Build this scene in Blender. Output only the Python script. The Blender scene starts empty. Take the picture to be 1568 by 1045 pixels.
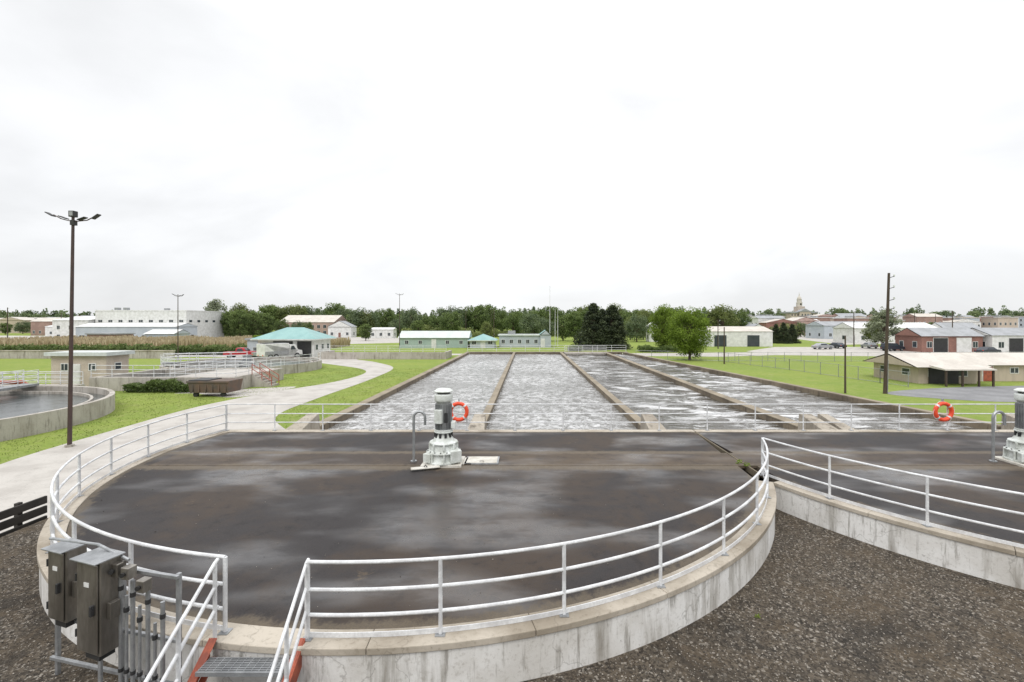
import bpy, math, random, bmesh
import numpy as np
from mathutils import Vector, Matrix
random.seed(7); RNG=np.random.default_rng(11)
S=bpy.context.scene
R=math.radians

# main layout of the covered tanks (metres)
ZD=1.8; YB=18.62
CX1,CX2,CY=-2.65,16.25,16.27; RO=10.13; SEAM=6.80

# ------------------------------------------------------------ materials
def nodes_of(name):
    m=bpy.data.materials.new(name); m.use_nodes=True
    nt=m.node_tree; nt.nodes.clear()
    out=nt.nodes.new('ShaderNodeOutputMaterial'); b=nt.nodes.new('ShaderNodeBsdfPrincipled')
    nt.links.new(b.outputs[0],out.inputs[0])
    return m,nt,b,out
def tc(nt,scale=(1,1,1),rot=(0,0,0)):
    t=nt.nodes.new('ShaderNodeTexCoord'); mp=nt.nodes.new('ShaderNodeMapping')
    mp.inputs['Scale'].default_value=scale; mp.inputs['Rotation'].default_value=rot
    nt.links.new(t.outputs['Object'],mp.inputs[0]); return mp.outputs[0]
def noise(nt,vec,scale,detail=6,rough=.55,dist=0):
    n=nt.nodes.new('ShaderNodeTexNoise'); n.inputs['Scale'].default_value=scale
    n.inputs['Detail'].default_value=detail; n.inputs['Roughness'].default_value=rough
    n.inputs['Distortion'].default_value=dist
    nt.links.new(vec,n.inputs['Vector']); return n.outputs[0]
def rng(nt,v,a,b,c=0,d=1):
    m=nt.nodes.new('ShaderNodeMapRange'); m.interpolation_type='SMOOTHSTEP'
    nt.links.new(v,m.inputs[0])
    for i,x in enumerate((a,b,c,d)): m.inputs[i+1].default_value=x
    return m.outputs[0]
def mix(nt,f,a,b,mode='MIX'):
    m=nt.nodes.new('ShaderNodeMix'); m.data_type='RGBA'; m.blend_type=mode
    for sock,v in ((m.inputs[0],f),(m.inputs[6],a),(m.inputs[7],b)):
        if isinstance(v,(int,float)): sock.default_value=v
        elif isinstance(v,tuple): sock.default_value=(*v[:3],1)
        else: nt.links.new(v,sock)
    return m.outputs[2]
def math_(nt,op,a,b=None):
    m=nt.nodes.new('ShaderNodeMath'); m.operation=op
    for i,v in enumerate((a,b)):
        if v is None: continue
        if isinstance(v,(int,float)): m.inputs[i].default_value=v
        else: nt.links.new(v,m.inputs[i])
    return m.outputs[0]
def bump(nt,b,h,strength=.3,dist=.02):
    n=nt.nodes.new('ShaderNodeBump'); n.inputs['Strength'].default_value=strength
    n.inputs['Distance'].default_value=dist; nt.links.new(h,n.inputs['Height'])
    nt.links.new(n.outputs[0],b.inputs['Normal'])
def pm(name,c1,c2=None,scale=2,rough=.6,bmp=.1,metal=0,spec=.5,fine=True,stretch=(1,1,1)):
    m,nt,b,o=nodes_of(name)
    if c2 is None: c2=tuple(x*.8 for x in c1)
    v=tc(nt,stretch)
    n=noise(nt,v,scale); f=rng(nt,n,.35,.65)
    col=mix(nt,f,c1,c2)
    if fine:
        n2=noise(nt,v,scale*9,4)
        col=mix(nt,rng(nt,n2,.3,.7,0,.35),col,tuple(x*.7 for x in c2))
    nt.links.new(col,b.inputs['Base Color'])
    b.inputs['Roughness'].default_value=rough; b.inputs['Metallic'].default_value=metal
    b.inputs['Specular IOR Level'].default_value=spec
    if bmp: bump(nt,b,noise(nt,v,scale*12,4),bmp,.01)
    return m

def concrete(name,base,stain,streak=True,crack=.25,rough=.8,amt=.55):
    m,nt,b,o=nodes_of(name)
    v=tc(nt); vs=tc(nt,(1,1,.12))
    big=rng(nt,noise(nt,v,.6,8,.6),.4,.68)
    col=mix(nt,math_(nt,'MULTIPLY',big,amt),base,stain)
    if streak:
        s=rng(nt,noise(nt,vs,2.6,7,.65),.50,.70)
        col=mix(nt,math_(nt,'MULTIPLY',s,.8),col,tuple(x*.65 for x in stain))
        s2=rng(nt,noise(nt,vs,7,7,.7),.54,.68)
        col=mix(nt,math_(nt,'MULTIPLY',s2,.65),col,tuple(x*.5 for x in stain))
    fine=rng(nt,noise(nt,v,14,6,.7),.5,.75)
    col=mix(nt,math_(nt,'MULTIPLY',fine,.5),col,tuple(x*.8 for x in stain))
    pit=rng(nt,noise(nt,v,5,10,.8),.61,.67)
    col=mix(nt,math_(nt,'MULTIPLY',pit,.65),col,tuple(x*.5 for x in stain))
    if crack:
        w=nt.nodes.new('ShaderNodeTexVoronoi'); w.feature='DISTANCE_TO_EDGE'; w.inputs['Scale'].default_value=.5
        vd=nt.nodes.new('ShaderNodeVectorMath'); vd.operation='ADD'
        nn=nt.nodes.new('ShaderNodeTexNoise'); nn.inputs['Scale'].default_value=1.5; nn.inputs['Detail'].default_value=6
        nt.links.new(v,nn.inputs['Vector']); nt.links.new(v,vd.inputs[0]); nt.links.new(nn.outputs['Color'],vd.inputs[1])
        nt.links.new(vd.outputs[0],w.inputs['Vector'])
        c=rng(nt,w.outputs['Distance'],0,.007,1,0)
        col=mix(nt,math_(nt,'MULTIPLY',c,crack),col,tuple(x*.3 for x in stain))
    nt.links.new(col,b.inputs['Base Color']); b.inputs['Roughness'].default_value=rough
    bump(nt,b,noise(nt,v,18,6,.7),.35,.015)
    return m

M={}
M['wall']=concrete('painted_concrete',(.76,.75,.73),(.33,.295,.24),amt=.45,crack=.35)
M['curb']=concrete('curb_concrete',(.47,.42,.35),(.18,.145,.10),streak=False,amt=.7)
M['conc']=concrete('concrete',(.44,.41,.37),(.24,.21,.17))
M['basin']=concrete('basin_concrete',(.21,.17,.12),(.07,.055,.04),crack=0)
M['basintop']=concrete('basin_top',(.28,.235,.17),(.10,.08,.058),streak=False,crack=0)
M['wing']=concrete('wing_wall_concrete',(.38,.34,.28),(.15,.12,.09),crack=0)
M['road']=concrete('road_concrete',(.46,.435,.40),(.28,.255,.23),streak=False)
M['asph']=pm('asphalt',(.25,.25,.255),(.18,.18,.185),.5,.85)
M['rail']=pm('rail_paint',(.76,.77,.78),(.56,.56,.57),3,.4,.05)
M['white']=pm('white_paint',(.75,.75,.74),(.6,.6,.58),1.2,.5,.03)
M['offw']=pm('machine_white',(.74,.77,.75),(.50,.52,.48),4,.45,.08)
M['teal']=pm('teal_metal',(.24,.42,.40),(.19,.36,.35),.6,.4,.02)
M['mint']=pm('pale_mint_metal',(.58,.61,.59),(.50,.54,.52),.5,.5,.02)
M['mintw']=pm('mint_wall',(.36,.45,.41),(.31,.40,.37),.5,.6,.02)
M['galv']=pm('galvanised_steel',(.42,.43,.44),(.30,.31,.32),5,.4,.05,metal=.6)
M['steel']=pm('brushed_steel',(.36,.335,.30),(.18,.165,.145),2.5,.34,.05,metal=.8,stretch=(1,1,.3))
M['dark']=pm('dark_metal',(.03,.03,.032),(.02,.02,.02),3,.5)
M['pole']=pm('bronze_pole',(.07,.04,.035),(.05,.03,.028),3,.5)
M['wood']=pm('creosote_wood',(.09,.065,.045),(.05,.035,.025),3,.85,.3,stretch=(4,4,.3))
M['black']=pm('black_timber',(.018,.016,.014),(.035,.03,.026),2,.8,.3)
M['rust']=pm('rust_red',(.42,.10,.05),(.25,.065,.04),5,.6)
M['orange']=pm('ring_orange',(.85,.09,.03),(.72,.07,.025),6,.5,.05)
M['glass']=pm('window_glass',(.03,.04,.05),(.05,.06,.07),.4,.12,0)
M['brick']=pm('brick',(.29,.15,.12),(.21,.11,.09),.4,.85)
M['brick2']=pm('brick_brown',(.34,.23,.19),(.27,.18,.15),.4,.85)
M['beige']=pm('beige_siding',(.50,.42,.34),(.45,.38,.31),.5,.7,stretch=(1,1,.2))
M['tanroof']=pm('pale_roof',(.60,.56,.50),(.50,.46,.41),.5,.7)
M['groof']=pm('grey_roof',(.36,.37,.39),(.28,.29,.30),.5,.7)
M['blue']=pm('pale_blue_siding',(.46,.50,.53),(.40,.44,.48),.5,.6)
M['pink']=pm('pink_brick',(.46,.33,.29),(.38,.27,.24),.5,.8)
M['tan']=pm('tan_block',(.52,.45,.38),(.45,.38,.32),1,.8)
M['redp']=pm('red_car_paint',(.45,.02,.03),(.40,.02,.03),1,.25,0)
M['navy']=pm('dark_car_paint',(.03,.035,.05),(.025,.03,.04),1,.25,0)
M['silver']=pm('silver_car_paint',(.4,.41,.43),(.36,.37,.39),1,.3,0,metal=.4)
M['tyre']=pm('tyre_rubber',(.02,.02,.02),(.03,.03,.03),3,.8,0)
M['rustbox']=pm('rusty_brown',(.09,.075,.065),(.14,.09,.065),2,.7)
M['bark']=pm('bark',(.12,.09,.065),(.07,.05,.04),4,.9,.4)
M['yellow']=pm('yellow_paint',(.65,.45,.04),None,2,.6)
M['hatch']=pm('hatch_plate',(.66,.64,.59),(.48,.45,.39),3,.6)

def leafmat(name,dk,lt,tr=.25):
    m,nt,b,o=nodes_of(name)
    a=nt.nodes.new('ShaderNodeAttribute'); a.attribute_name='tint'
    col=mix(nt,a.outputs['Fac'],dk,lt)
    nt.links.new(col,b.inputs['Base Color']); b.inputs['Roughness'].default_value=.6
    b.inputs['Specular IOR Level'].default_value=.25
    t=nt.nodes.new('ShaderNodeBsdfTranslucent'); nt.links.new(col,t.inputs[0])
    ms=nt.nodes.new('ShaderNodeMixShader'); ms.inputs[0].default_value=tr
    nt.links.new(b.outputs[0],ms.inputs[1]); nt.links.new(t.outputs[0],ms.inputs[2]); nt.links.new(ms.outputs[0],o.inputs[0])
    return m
M['leaf']=leafmat('leaf_green',(.06,.092,.028),(.18,.24,.075),.3)
M['leaf2']=leafmat('leaf_olive',(.085,.11,.036),(.24,.275,.095),.3)
M['leafbright']=leafmat('leaf_bright',(.09,.14,.015),(.25,.35,.05),.4)
M['leafpale']=leafmat('leaf_pale',(.17,.20,.12),(.34,.37,.25))
M['leafdark']=leafmat('leaf_dark',(.020,.030,.017),(.08,.10,.045),.1)
M['leaffar']=leafmat('leaf_far',(.09,.125,.068),(.20,.25,.12))  # greyer, paler greens: distance haze mixed into the leaf colour
M['reed']=leafmat('reed_tan',(.36,.29,.17),(.54,.46,.31))
M['blade']=leafmat('grass_blade',(.16,.21,.045),(.30,.36,.10),.35)

m,nt,b,o=nodes_of('grass'); v=tc(nt)
c=mix(nt,rng(nt,noise(nt,v,.12,8,.6),.35,.65),(.235,.290,.062),(.185,.255,.055))
c=mix(nt,rng(nt,noise(nt,v,1.3,8,.7),.42,.7,0,.8),c,(.29,.31,.11))
c=mix(nt,rng(nt,noise(nt,v,9,8,.8),.45,.68,0,.75),c,(.10,.15,.03))
c=mix(nt,rng(nt,noise(nt,v,.35,8,.75),.58,.72,0,.75),c,(.33,.29,.18))
nt.links.new(c,b.inputs['Base Color']); b.inputs['Roughness'].default_value=.95; b.inputs['Specular IOR Level'].default_value=.1
bump(nt,b,noise(nt,v,14,6,.8),.7,.06); M['grass']=m

m,nt,b,o=nodes_of('gravel'); v=tc(nt)
vo=nt.nodes.new('ShaderNodeTexVoronoi'); vo.inputs['Scale'].default_value=27; nt.links.new(v,vo.inputs['Vector'])
sp=nt.nodes.new('ShaderNodeSeparateColor'); nt.links.new(vo.outputs['Color'],sp.inputs[0])
c=mix(nt,rng(nt,sp.outputs[0],0,1),(.036,.030,.024),(.125,.104,.080))
c=mix(nt,rng(nt,sp.outputs[1],.89,.96,0,.85),c,(.32,.29,.25))
c=mix(nt,rng(nt,noise(nt,v,.9,9,.7),.42,.66,0,.65),c,(.105,.078,.050))
c=mix(nt,rng(nt,noise(nt,v,.45,9,.75,.5),.52,.66,0,.75),c,(.026,.023,.020))
c=mix(nt,rng(nt,noise(nt,v,3.5,9,.8),.58,.70,0,.5),c,(.19,.16,.12))
nt.links.new(c,b.inputs['Base Color']); b.inputs['Roughness'].default_value=.85; b.inputs['Specular IOR Level'].default_value=.25
bump(nt,b,math_(nt,'ADD',vo.outputs['Distance'],noise(nt,v,60,3)),.9,.025); M['gravel']=m

# wet deck: dirt lines beside the beam and around the rim, thin standing water
def deckmat(name,dry1,dry2,wetmax=.9):
    m,nt,b,o=nodes_of(name); v=tc(nt); vw=tc(nt,(.5,1.0,1)); 
    sep=nt.nodes.new('ShaderNodeSeparateXYZ'); nt.links.new(v,sep.inputs[0])
    w1=rng(nt,noise(nt,vw,.55,2.5,.4,.15),.46,.68)
    w2=rng(nt,noise(nt,vw,1.7,7,.6),.32,.62,.30,1)
    wet=math_(nt,'MULTIPLY',w1,w2)
    br=rng(nt,noise(nt,v,.33,10,.7,.4),.42,.64)
    c=mix(nt,br,dry1,dry2)
    c=mix(nt,rng(nt,noise(nt,v,2.2,10,.75),.5,.70,0,.75),c,tuple(x*.45 for x in dry1))
    c=mix(nt,rng(nt,noise(nt,v,.8,11,.85,.3),.59,.67,0,.6),c,(.15,.11,.065))
    c=mix(nt,rng(nt,noise(nt,v,6,8,.85),.62,.70,0,.5),c,(.11,.095,.075))
    n3=noise(nt,v,1.8,9,.8); n4=noise(nt,tc(nt,(1.3,.6,1)),7,8,.8)
    dirt=None
    for yc,wd in ((13.95,.36),(15.55,.24)):
        d=math_(nt,'ABSOLUTE',math_(nt,'SUBTRACT',sep.outputs[1],yc-CY))
        dd=math_(nt,'ADD',math_(nt,'DIVIDE',d,wd),math_(nt,'MULTIPLY',math_(nt,'SUBTRACT',n4,.5),2.2))
        dd=math_(nt,'ADD',dd,math_(nt,'MULTIPLY',math_(nt,'SUBTRACT',n3,.5),2.2))
        k=rng(nt,dd,.2,1.1,1,0); dirt=k if dirt is None else math_(nt,'MAXIMUM',dirt,k)
    rad=math_(nt,'SQRT',math_(nt,'ADD',math_(nt,'MULTIPLY',sep.outputs[0],sep.outputs[0]),math_(nt,'MULTIPLY',sep.outputs[1],sep.outputs[1])))
    rr=math_(nt,'ADD',math_(nt,'DIVIDE',math_(nt,'SUBTRACT',RO-.41,rad),.26),math_(nt,'MULTIPLY',math_(nt,'SUBTRACT',n4,.5),2.2))
    rr=math_(nt,'ADD',rr,math_(nt,'MULTIPLY',math_(nt,'SUBTRACT',n3,.5),3.0))
    dirt=math_(nt,'MAXIMUM',dirt,rng(nt,rr,.2,1.0,1,0))
    c=mix(nt,math_(nt,'MULTIPLY',dirt,.8),c,mix(nt,n4,(.06,.045,.03),(.25,.205,.145)))
    grain=rng(nt,noise(nt,v,40,4,.8),.35,.65,0,.4)
    c=mix(nt,grain,c,tuple(x*1.9 for x in dry1))
    nt.links.new(c,b.inputs['Base Color'])
    wet=math_(nt,'MULTIPLY',wet,math_(nt,'SUBTRACT',1.0,math_(nt,'MULTIPLY',dirt,.8)))
    nt.links.new(math_(nt,'ADD',math_(nt,'MULTIPLY',wet,-.36),.56),b.inputs['Roughness'])
    nt.links.new(math_(nt,'ADD',math_(nt,'MULTIPLY',wet,wetmax),.12),b.inputs['Specular IOR Level'])
    bump(nt,b,noise(nt,v,32,5,.75),.2,.006)
    return m
M['deck']=deckmat('wet_deck_coating',(.032,.029,.029),(.055,.040,.029),1.15)
M['beam']=deckmat('deck_beam_band',(.050,.040,.034),(.09,.067,.045),.6)
M['moss']=concrete('mossy_edge',(.17,.14,.095),(.07,.055,.035),streak=False,crack=0)

def watermat(name,col,foam_refl_col,scale,strg,foam_refl_lo,foam_refl_hi,stretch,rough=.12,spec=.6,dist=.5):
    m,nt,b,o=nodes_of(name); v=tc(nt,stretch); v1=tc(nt)
    f=rng(nt,noise(nt,v,scale*1.6,9,.75,.6),foam_refl_lo,foam_refl_hi)
    big=rng(nt,noise(nt,v1,.12,4,.5),.35,.62,.35,1)
    f=math_(nt,'MULTIPLY',f,big)
    c=mix(nt,f,col,foam_refl_col)
    nt.links.new(c,b.inputs['Base Color'])
    nt.links.new(math_(nt,'ADD',math_(nt,'MULTIPLY',f,.4),rough),b.inputs['Roughness'])
    b.inputs['IOR'].default_value=1.33; b.inputs['Specular IOR Level'].default_value=spec
    h=math_(nt,'ADD',noise(nt,v,scale,5,.6,.5),math_(nt,'MULTIPLY',noise(nt,v,scale*4,4,.7),.3))
    bump(nt,b,h,strg,dist); return m
M['waterA']=watermat('basin_water_foamy',(.17,.165,.155),(.60,.60,.60),1.5,.45,.40,.66,(1,.75,1),.13,.8,.4)
M['waterB']=watermat('basin_water_dark',(.055,.048,.036),(.60,.60,.60),.5,.45,.46,.60,(.55,1.0,1),.08,.9)  # pale patches: foam plus white sky reflection put into the colour
M['waterC']=watermat('clarifier_water',(.05,.06,.06),(.3,.3,.3),1.,.08,.6,.8,(1,1,1),.05)

# ------------------------------------------------------------ builders
class Part:
    def __init__(s,mat,smooth,bevel): s.v=[];s.f=[];s.mat=mat;s.smooth=smooth;s.bevel=bevel
    def add(s,vs,fs):
        n=len(s.v); s.v+= [tuple(p) for p in vs]; s.f+=[tuple(i+n for i in f) for f in fs]
    def box(s,x0,x1,y0,y1,z0,z1):
        s.add([(x0,y0,z0),(x1,y0,z0),(x1,y1,z0),(x0,y1,z0),(x0,y0,z1),(x1,y0,z1),(x1,y1,z1),(x0,y1,z1)],
              [(3,2,1,0),(4,5,6,7),(0,1,5,4),(1,2,6,5),(2,3,7,6),(3,0,4,7)])
    def obox(s,c,size,yaw=0,pitch=0):
        mt=Matrix.Rotation(yaw,3,'Z')@Matrix.Rotation(pitch,3,'X'); c=Vector(c); a,b_,h=[x/2 for x in size]
        vs=[c+mt@Vector(p) for p in [(-a,-b_,-h),(a,-b_,-h),(a,b_,-h),(-a,b_,-h),(-a,-b_,h),(a,-b_,h),(a,b_,h),(-a,b_,h)]]
        s.add(vs,[(3,2,1,0),(4,5,6,7),(0,1,5,4),(1,2,6,5),(2,3,7,6),(3,0,4,7)])
    def prism(s,poly,z0,z1):
        n=len(poly)
        s.add([(x,y,z0) for x,y in poly]+[(x,y,z1) for x,y in poly],
              [tuple(range(n))[::-1],tuple(range(n,2*n))]+[(i,(i+1)%n,n+(i+1)%n,n+i) for i in range(n)])
    def tube(s,pts,r,n=8,closed=False):
        pts=[Vector(p) for p in pts]; N=len(pts); rr=r if isinstance(r,(list,tuple)) else [r]*N
        vs=[];ref=None
        for i,p in enumerate(pts):
            if closed: t=pts[(i+1)%N]-pts[i-1]
            else: t=pts[min(i+1,N-1)]-pts[max(i-1,0)]
            t.normalize()
            if ref is None: ref=Vector((0,0,1)) if abs(t.z)<.9 else Vector((1,0,0))
            a=t.cross(ref); 
            if a.length<1e-4: a=t.cross(Vector((0,1,0)))
            a.normalize(); b_=a.cross(t).normalized(); ref=b_
            for k in range(n):
                w=2*math.pi*k/n; vs.append(p+a*math.cos(w)*rr[i]+b_*math.sin(w)*rr[i])
        fs=[]
        for i in range(N if closed else N-1):
            j=(i+1)%N
            for k in range(n):
                l=(k+1)%n; fs.append((i*n+k,i*n+l,j*n+l,j*n+k))
        if not closed: fs+= [tuple(range(n))[::-1],tuple((N-1)*n+k for k in range(n))]
        s.add(vs,fs)
    def lathe(s,cx,cy,prof,n=24):
        vs=[];fs=[]
        for r,z in prof:
            for k in range(n):
                w=2*math.pi*k/n; vs.append((cx+r*math.cos(w),cy+r*math.sin(w),z))
        for i in range(len(prof)-1):
            for k in range(n):
                l=(k+1)%n; fs.append((i*n+k,i*n+l,(i+1)*n+l,(i+1)*n+k))
        fs.append(tuple(range(n))[::-1]); fs.append(tuple((len(prof)-1)*n+k for k in range(n)))
        s.add(vs,fs)
    def arcwall(s,cx,cy,r0,r1,a0,a1,z0,z1,n=64):
        vs=[];fs=[]
        for i in range(n+1):
            a=R(a0+(a1-a0)*i/n)
            for r,z in ((r0,z0),(r1,z0),(r1,z1),(r0,z1)): vs.append((cx+r*math.sin(a),cy-r*math.cos(a),z))
        for i in range(n):
            for k in range(4):
                l=(k+1)%4; fs.append((i*4+k,i*4+l,i*4+4+l,i*4+4+k))
        fs+=[(0,1,2,3),(n*4+3,n*4+2,n*4+1,n*4)]
        s.add(vs,fs)
class Thing:
    def __init__(s,name,org=(0,0,0)): s.name=name;s.o=Vector(org);s.p={}
    def part(s,n,mat,smooth=False,bevel=0):
        if n not in s.p: s.p[n]=Part(M[mat] if isinstance(mat,str) else mat,smooth,bevel)
        return s.p[n]
    def done(s,rot=0):
        single=len(s.p)==1; e=None
        if not single:
            e=bpy.data.objects.new(s.name,None); e.empty_display_size=.3; S.collection.objects.link(e)
            e.location=s.o; e.rotation_euler[2]=rot
        for n,p in s.p.items():
            nm=s.name if single else n
            me=bpy.data.meshes.new(nm); me.from_pydata([tuple(Vector(v)-s.o) for v in p.v],[],p.f)
            bm=bmesh.new(); bm.from_mesh(me); bmesh.ops.recalc_face_normals(bm,faces=bm.faces); bm.to_mesh(me); bm.free()
            me.materials.append(p.mat)
            if p.smooth:
                me.shade_smooth()
                try: me.set_sharp_from_angle(angle=R(40))
                except Exception: pass
            ob=bpy.data.objects.new(nm,me); S.collection.objects.link(ob)
            if p.bevel:
                bv=ob.modifiers.new('bevel','BEVEL'); bv.width=p.bevel; bv.segments=2; bv.limit_method='ANGLE'
            if single: ob.location=s.o; ob.rotation_euler[2]=rot
            else: ob.parent=e
        return e
def sheet(name,poly,z,mat):
    me=bpy.data.meshes.new(name); me.from_pydata([(x,y,z) for x,y in poly],[],[tuple(range(len(poly)))])
    me.materials.append(M[mat]); ob=bpy.data.objects.new(name,me); S.collection.objects.link(ob)
    if me.polygons[0].normal.z<0: me.flip_normals()
    return ob
def arc(cx,cy,r,a): return (cx+r*math.sin(R(a)),cy-r*math.cos(R(a)))
def smooth_poly(pts,n=6,closed=True):
    P=[Vector((*p,0)) for p in pts]; out=[];N=len(P)
    for i in range(N if closed else N-1):
        g=(lambda k:P[k%N]) if closed else (lambda k:P[max(0,min(N-1,k))])
        a,b_,c,d=g(i-1),g(i),g(i+1),g(i+2)
        for j in range(n):
            t=j/n; q=.5*((2*b_)+(c-a)*t+(2*a-5*b_+4*c-d)*t*t+(3*b_-a-3*c+d)*t**3); out.append((q.x,q.y))
    return out

# ------------------------------------------------------------ ground
L=3000
me=bpy.data.meshes.new('ground')
me.from_pydata([(-L,-L+900,0),(L,-L+900,0),(L,L,0),(-L,L,0)],[],[(0,1,2,3)]); me.materials.append(M['grass'])
S.collection.objects.link(bpy.data.objects.new('ground',me))
road=smooth_poly([(-17,2),(-19.5,12),(-23.0,19.5),(-24.0,27),(-24.4,34),(-22.9,41),(-20.6,47),(-19.9,54),(-21.5,60),(-27,66),(-40,76),(-62,84),(-110,90),(-110,99),(-60,95),(-36,92),(-20,92),(-6,92),(-6,88.5),(-22,87),(-30,80),(-24,72),(-18.6,63),(-17.3,50),(-17.3,37),(-16.6,30),(-12.3,24),(-12.3,19),(-13,12),(-12.8,2)],6)
sheet('service_road',road,.012,'road')
sheet('gravel_path',smooth_poly([(-24.2,38),(-29,40),(-31,40.3),(-25,43.5),(-22.4,44)],5),.008,'road')
sheet('access_road',smooth_poly([(32,40.6),(40,43.6),(52,45.3),(80,48),(120,50),(120,40),(60,38.5),(40,35.6),(33,37.8)],5),.012,'asph')
sheet('road_marking',[(42.0,38.6),(60,41.0),(60,41.15),(42.0,38.75)],.016,'yellow')
sheet('parking_lot',[(48,88),(70,84),(150,88),(150,118),(64,118),(48,100)],.012,'road')
sheet('back_road',[(-6,88.5),(36,84),(48,88),(48,96),(30,94),(-6,92)],.010,'road')
sheet('yard_pavement',[(-300,150),(-60,130),(-30,150),(-60,200),(-300,230)],.01,'road')
sheet('town_street',[(90,130),(420,260),(420,420),(180,420)],.01,'road')

t=Thing('gravel_terrace'); t.part('fill','gravel').prism([(-12.6,-14),(45,-14),(45,13.5),(2,13.5),(-6,15),(-12.6,12.6)],0,1.08); t.done()
t=Thing('timber_guard_rail',(-12.72,10,0)); p=t.part('planks','black',bevel=.01)
for z in (.95,1.22,1.48): p.box(-12.93,-12.87,1,12.2,z-.1,z+.1)
q=t.part('posts','black')
for y in np.arange(2,12.3,2.4): q.box(-13.03,-12.935,y-.06,y+.06,0,1.62)
t.done()

# ------------------------------------------------------------ covered tanks
aj=math.degrees(math.asin((SEAM-CX1)/RO)); ab=-(90+math.degrees(math.asin((YB-CY)/RO)))
def tank(cx,mirror):
    t=Thing('covered_concrete_tank',(cx,CY,0))
    sg=-1 if mirror else 1
    w=t.part('wall','wall'); c=t.part('curb','curb',bevel=.012); d=t.part('deck','deck')
    a0,a1=sg*ab,sg*aj
    n=140
    w.arcwall(cx,CY,RO-.45,RO-.03,a0,a1,0,ZD-.10,n)
    ns=13; k=random.Random(4)
    for i in range(ns):
        b0=a0+(a1-a0)*i/ns; b1=a0+(a1-a0)*(i+1)/ns; g=.02*(1 if a1>a0 else -1)
        c.arcwall(cx,CY,RO-.40,RO+k.uniform(-.003,.003),b0+g,b1-g,ZD-.098,ZD+k.uniform(-.003,.003),14)
    pts=[arc(cx,CY,RO-.41,a0+(a1-a0)*i/n) for i in range(n+1)]
    xe=SEAM-.02*sg
    d.prism([(x,y) for x,y in pts]+[(xe,YB-.2)]+[(pts[0][0],YB-.2)],ZD-.3,ZD-.02)
    xs=sorted([pts[0][0]-sg*.35,xe])
    c.box(xs[0],xs[1],YB-.2,YB+.15,ZD-.35,ZD+.01)
    w.box(xs[0],xs[1],YB-.15,YB+.12,0,ZD-.352)
    hb=t.part('beam_band','beam')
    Lx=cx-9.1; Rr=cx+9.1
    a,b_=(Lx,SEAM-.05) if not mirror else (SEAM+.05,Rr)
    hb.box(a,b_,14.1,15.45,ZD-.1,ZD-.012)
    t.done()
tank(CX1,False); tank(CX2,True)
t=Thing('deck_joint'); t.part('joint','moss').box(SEAM-.025,SEAM+.025,13.4,YB-.2,ZD-.2,ZD-.004); t.done()

# ------------------------------------------------------------ railings
def railing(t,pts,z,h=1.07,sp=1.85,r=.026,rp=.030,levels=(1,.64,.31),toe=False,n=8,mat='rail'):
    rp_=t.part('rails',mat,True); pp=t.part('posts',mat,True)
    for l in levels: rp_.tube([(x,y,z+h*l) for x,y in pts],r,n)
    L=[0]
    for a,b_ in zip(pts,pts[1:]): L.append(L[-1]+math.dist(a,b_))
    k=max(1,round(L[-1]/sp))
    for i in range(k+1):
        s=L[-1]*i/k
        x=np.interp(s,L,[p[0] for p in pts]); y=np.interp(s,L,[p[1] for p in pts])
        pp.tube([(x,y,z),(x,y,z+h)],rp,n)
        t.part('base_plates','galv').box(x-.07,x+.07,y-.07,y+.07,z,z+.014)
    if toe:
        tp=t.part('toe_plate',mat)
        for a,b_ in zip(pts,pts[1:]):
            dx,dy=b_[0]-a[0],b_[1]-a[1]; l=math.hypot(dx,dy)
            tp.obox(((a[0]+b_[0])/2,(a[1]+b_[1])/2,z+.055),(l,.012,.07),math.atan2(dy,dx))
def arcpts(cx,r,a0,a1,n): return [arc(cx,CY,r,a0+(a1-a0)*i/n) for i in range(n+1)]
RR=RO-.2
t=Thing('tank_railing',(CX1,CY,ZD)); railing(t,arcpts(CX1,RR,-2.4,71.8,60),ZD,toe=True); t.done()
t=Thing('tank_railing',(CX1,CY,ZD)); railing(t,arcpts(CX1,RR,-9.6,-103.4,70),ZD,toe=True); t.done()
t=Thing('tank_railing',(CX2,CY,ZD)); railing(t,arcpts(CX2,RR,-71.8,60,80),ZD,toe=True); t.done()
t=Thing('back_railing',(0,YB,ZD)); x0=arc(CX1,CY,RR,-103.4)[0]
railing(t,[(x0,YB),(SEAM,YB),(27,YB)],ZD+.01,sp=1.93,r=.021,rp=.024); t.done()

def lifering(x,y,z):
    t=Thing('life_ring',(x,y,z)); N=64
    P=[(x+.33*math.cos(2*math.pi*i/N),y,z+.33*math.sin(2*math.pi*i/N)) for i in range(N)]
    t.part('ring','orange',True).tube(P,.078,12,True)
    w=t.part('bands','white',True)
    for k in range(4):
        i0=8+16*k; w.tube([P[(i0+j)%N] for j in range(-1,2)],.081,12)
    rp=t.part('rope','white',True)
    rp.tube([(x+(.42+.03*math.sin(8*math.pi*i/64))*math.cos(2*math.pi*i/64),y-.02,z+(.42+.03*math.sin(8*math.pi*i/64))*math.sin(2*math.pi*i/64)) for i in range(64)],.008,5,True)
    t.part('hook','galv').box(x-.02,x+.02,y+.0,y+.09,z+.26,z+.5)
    t.done()
lifering(-2.80,YB-.12,2.60); lifering(16.9,YB-.12,2.60)

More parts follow.
